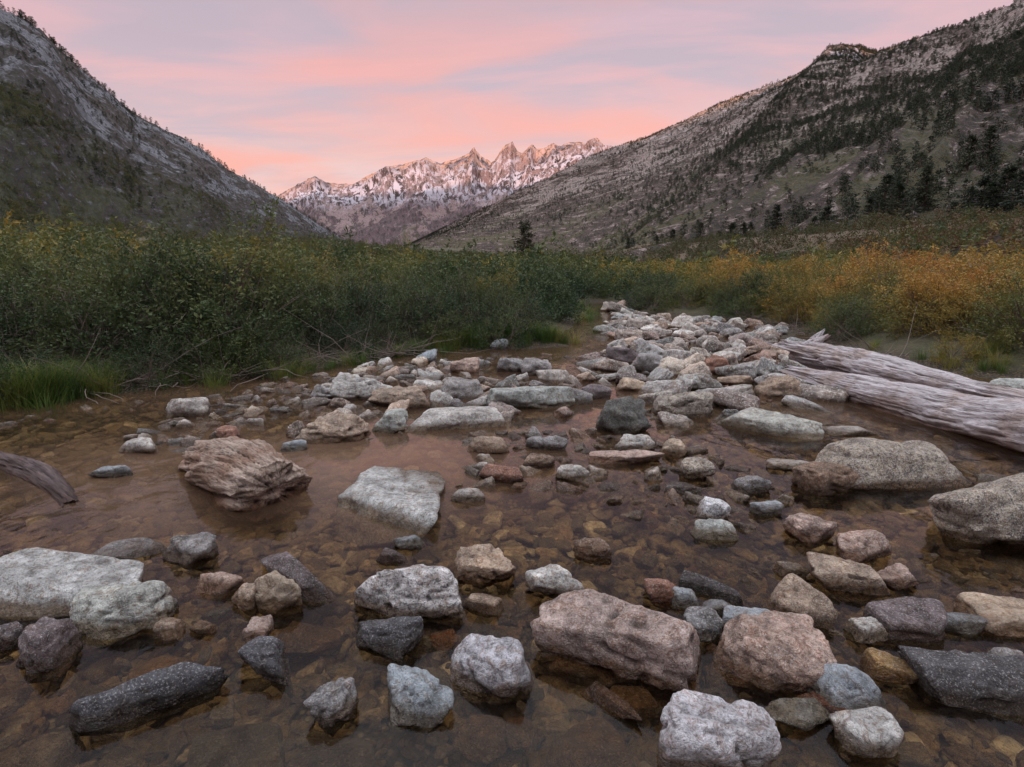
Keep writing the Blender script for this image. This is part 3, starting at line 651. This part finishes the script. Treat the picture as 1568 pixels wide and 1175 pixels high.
for v_,h_ in ((0,0),(.5,.55),(1,1),(1.5,.5),(2,0)):
    B0.append(np.stack([bk,-1000-500*v_+60*fbm(P3(bk*.002,0*bk),3,2),h_*(735+55*fbm(P3(bk*.004,0*bk),4,3))-5*(h_==0)],-1))
mkobj('sun_blocking_ridge',mkmesh('sun_blocking_ridge',np.array(B0).reshape(-1,3),gridfaces(5,120)),M_back)  # unseen ridge added behind the camera so the sun reaches only the peaks

def slope_trees(P,V,n,seed,vlo,vhi,smin,smax,thr,rj=.25):
    r=np.random.default_rng(seed); nu,nv=V.shape
    iu=r.integers(5,nu-2,n*8); iv=r.integers(0,nv,n*8)
    p=P[iu,iv]; vv=V[iu,iv]; y=p[:,1]
    m=fbm(P3(p[:,0]*.012,p[:,1]*.006,p[:,2]*.03),4,seed)+rj*r.normal(size=len(p))
    ok=(vv>=vlo)&(vv<=vhi)&(m>thr)&(y>60); p=p[ok][:n]
    return p,r.uniform(smin,smax,len(p))
sets=[slope_trees(PR,VR,14000,3,.0,.85,4,10,.02,.32),slope_trees(PR,VR,900,4,0,.03,5,9,-.6),slope_trees(PL,VL,1500,5,0,.015,4,8,-.3),slope_trees(PL,VL,1500,6,.02,.9,1.8,4,.08),slope_trees(PR,VR,2600,9,.55,.99,3,7,.0)]
Pt=np.vstack([a for a,b in sets]); St=np.concatenate([b for a,b in sets]); k=len(Pt); Pt=Pt-np.array([0,0,.3])
scatter('conifer_forest',C_p,Pt,np.stack([0*St,0*St,R.uniform(0,6.28,k)],-1),np.stack([St*1.5,St*1.5,St],-1),R.integers(0,5,k))
sb=[slope_trees(PR,VR,4500,31,.5,1.0,.8,2.4,.0),slope_trees(PL,VL,4000,32,.66,1.0,.7,1.8,.03)]
Pt=np.vstack([a for a,b in sb]); St=np.concatenate([b for a,b in sb]); k=len(Pt)
scatter('hillside_shrubs',C_ws,Pt-np.array([0,0,.3]),np.stack([0*St,0*St,R.uniform(0,6.28,k)],-1),np.stack([St,St,St*.8],-1),R.integers(0,4,k))
def hit(P,V,px,py,near):
    q=far(px,py,1.0)-np.array([0,0,CAMZ]); a=P.reshape(-1,3)-np.array([0,0,CAMZ]); ok=(V.reshape(-1)>0)&(V.reshape(-1)<1)
    e=np.where(ok,np.hypot(a[:,0]/a[:,1]-q[0]/q[1],a[:,2]/a[:,1]-q[2]/q[1]),9); return P.reshape(-1,3)[e.argmin()]
for i,(px,py,hp) in enumerate([(1350,330,48),(1370,333,40),(1412,322,52),(1120,388,38),(1140,390,34),(1060,395,32),(1040,395,24),(1195,378,45),(1240,372,30),(1000,398,26),(1455,345,30),(1480,262,40),(1510,252,42),(1500,338,50),(1480,340,40),(1535,335,60),(1515,338,45),(960,400,22),(1385,360,32),(1150,385,30),(1260,365,40),(1100,392,30),(1555,330,50),(1330,345,34)]):
    b=hit(PR,VR,px,py,0); o=bpy.data.objects.new('pine_tree',pines[i%5]); scn.collection.objects.link(o)
    h=hp/F*math.hypot(b[0],b[1]); o.location=(b[0],b[1],b[2]-.2); o.scale=(h*1.3,h*1.3,h); o.rotation_euler=(0,0,i*1.3)
b=far(803,400,48); o=bpy.data.objects.new('pine_tree',pines[2]); scn.collection.objects.link(o); zg=float(gz(np.array([b[0]]),np.array([b[1]]))[0]); o.location=(b[0],b[1],zg-.1); hh=far(806,338,48)[2]-zg; o.scale=(hh*1.25,hh*1.25,hh)

# ---------- sky + light
w=bpy.data.worlds.new('World'); scn.world=w; w.use_nodes=True; w.node_tree.nodes.clear(); n=N(w.node_tree)
tc=n.n('ShaderNodeTexCoord').outputs['Generated']; s=n.sep(tc)
sky=n.n('ShaderNodeTexSky'); sky.sky_type='NISHITA'; sky.sun_disc=False; sky.sun_elevation=math.radians(3); sky.sun_rotation=math.radians(190)
base=n.ramp(s[2],[(0,(.66,.53,.60)),(.11,(.76,.58,.62)),(.18,(.80,.47,.46)),(.28,(.73,.42,.45)),(.40,(.62,.42,.49)),(.58,(.56,.52,.62)),(1,(.9,.9,1.0))])
den=n.m('ADD',n.m('MAXIMUM',s[2],0.0),.12)
cmb=n.n('ShaderNodeCombineXYZ'); n.l(n.m('DIVIDE',s[0],den),cmb.inputs[0]); n.l(n.m('DIVIDE',s[1],den),cmb.inputs[1])
c1=n.noise(n.vmap(cmb.outputs[0],(.62,1.2,1),(0,0,.10),(5.1,.4,0)),1.0,5,.5,.9); c2=n.noise(n.vmap(cmb.outputs[0],(.6,1.4,1),(0,0,-.1),(7.3,4.2,0)),1.2,5,.55,.8)
lav=n.mix(n.mr(s[2],.1,.45),(.58,.43,.50),(.46,.375,.45))
col=n.mix(n.mr(c2,.40,.60,0,.9),base,lav)
col=n.mix(n.m('MULTIPLY',n.mr(c1,.42,.64,0,.95),n.m('MULTIPLY',n.mr(s[2],.50,.18),n.mr(s[2],.06,.14))),col,(.91,.38,.33))
# unseen zenith made brighter, added to light the rocks from above
col=n.mix(n.mr(s[2],.50,.88),col,(2.25,2.3,2.5))
bg1=n.n('ShaderNodeBackground'); n.l(col,bg1.inputs[0]); bg1.inputs[1].default_value=1.0
bg2=n.n('ShaderNodeBackground'); n.l(sky.outputs[0],bg2.inputs[0]); bg2.inputs[1].default_value=.05
ad=n.n('ShaderNodeAddShader'); n.l(bg1.outputs[0],ad.inputs[0]); n.l(bg2.outputs[0],ad.inputs[1])
wo=n.n('ShaderNodeOutputWorld'); n.l(ad.outputs[0],wo.inputs[0])
sl=bpy.data.lights.new('sun','SUN'); sl.energy=4.2; sl.angle=math.radians(.5); sl.color=(1,.54,.36)
so=bpy.data.objects.new('sun',sl); scn.collection.objects.link(so)
el=math.radians(3); az=math.radians(-12)
dirv=Vector((-math.sin(az)*1.0*math.cos(el),math.cos(az)*math.cos(el),-math.sin(el)))
so.rotation_euler=dirv.to_track_quat('-Z','Y').to_euler()
cam=bpy.data.cameras.new('camera'); cam.lens=F/1568*36; cam.sensor_width=36; cam.clip_start=.05; cam.clip_end=20000
co=bpy.data.objects.new('camera',cam); scn.collection.objects.link(co); co.location=(0,0,CAMZ); co.rotation_euler=(math.pi/2-PITCH,0,0); scn.camera=co
scn.view_settings.view_transform='Standard'; scn.view_settings.look='None'; scn.view_settings.exposure=0
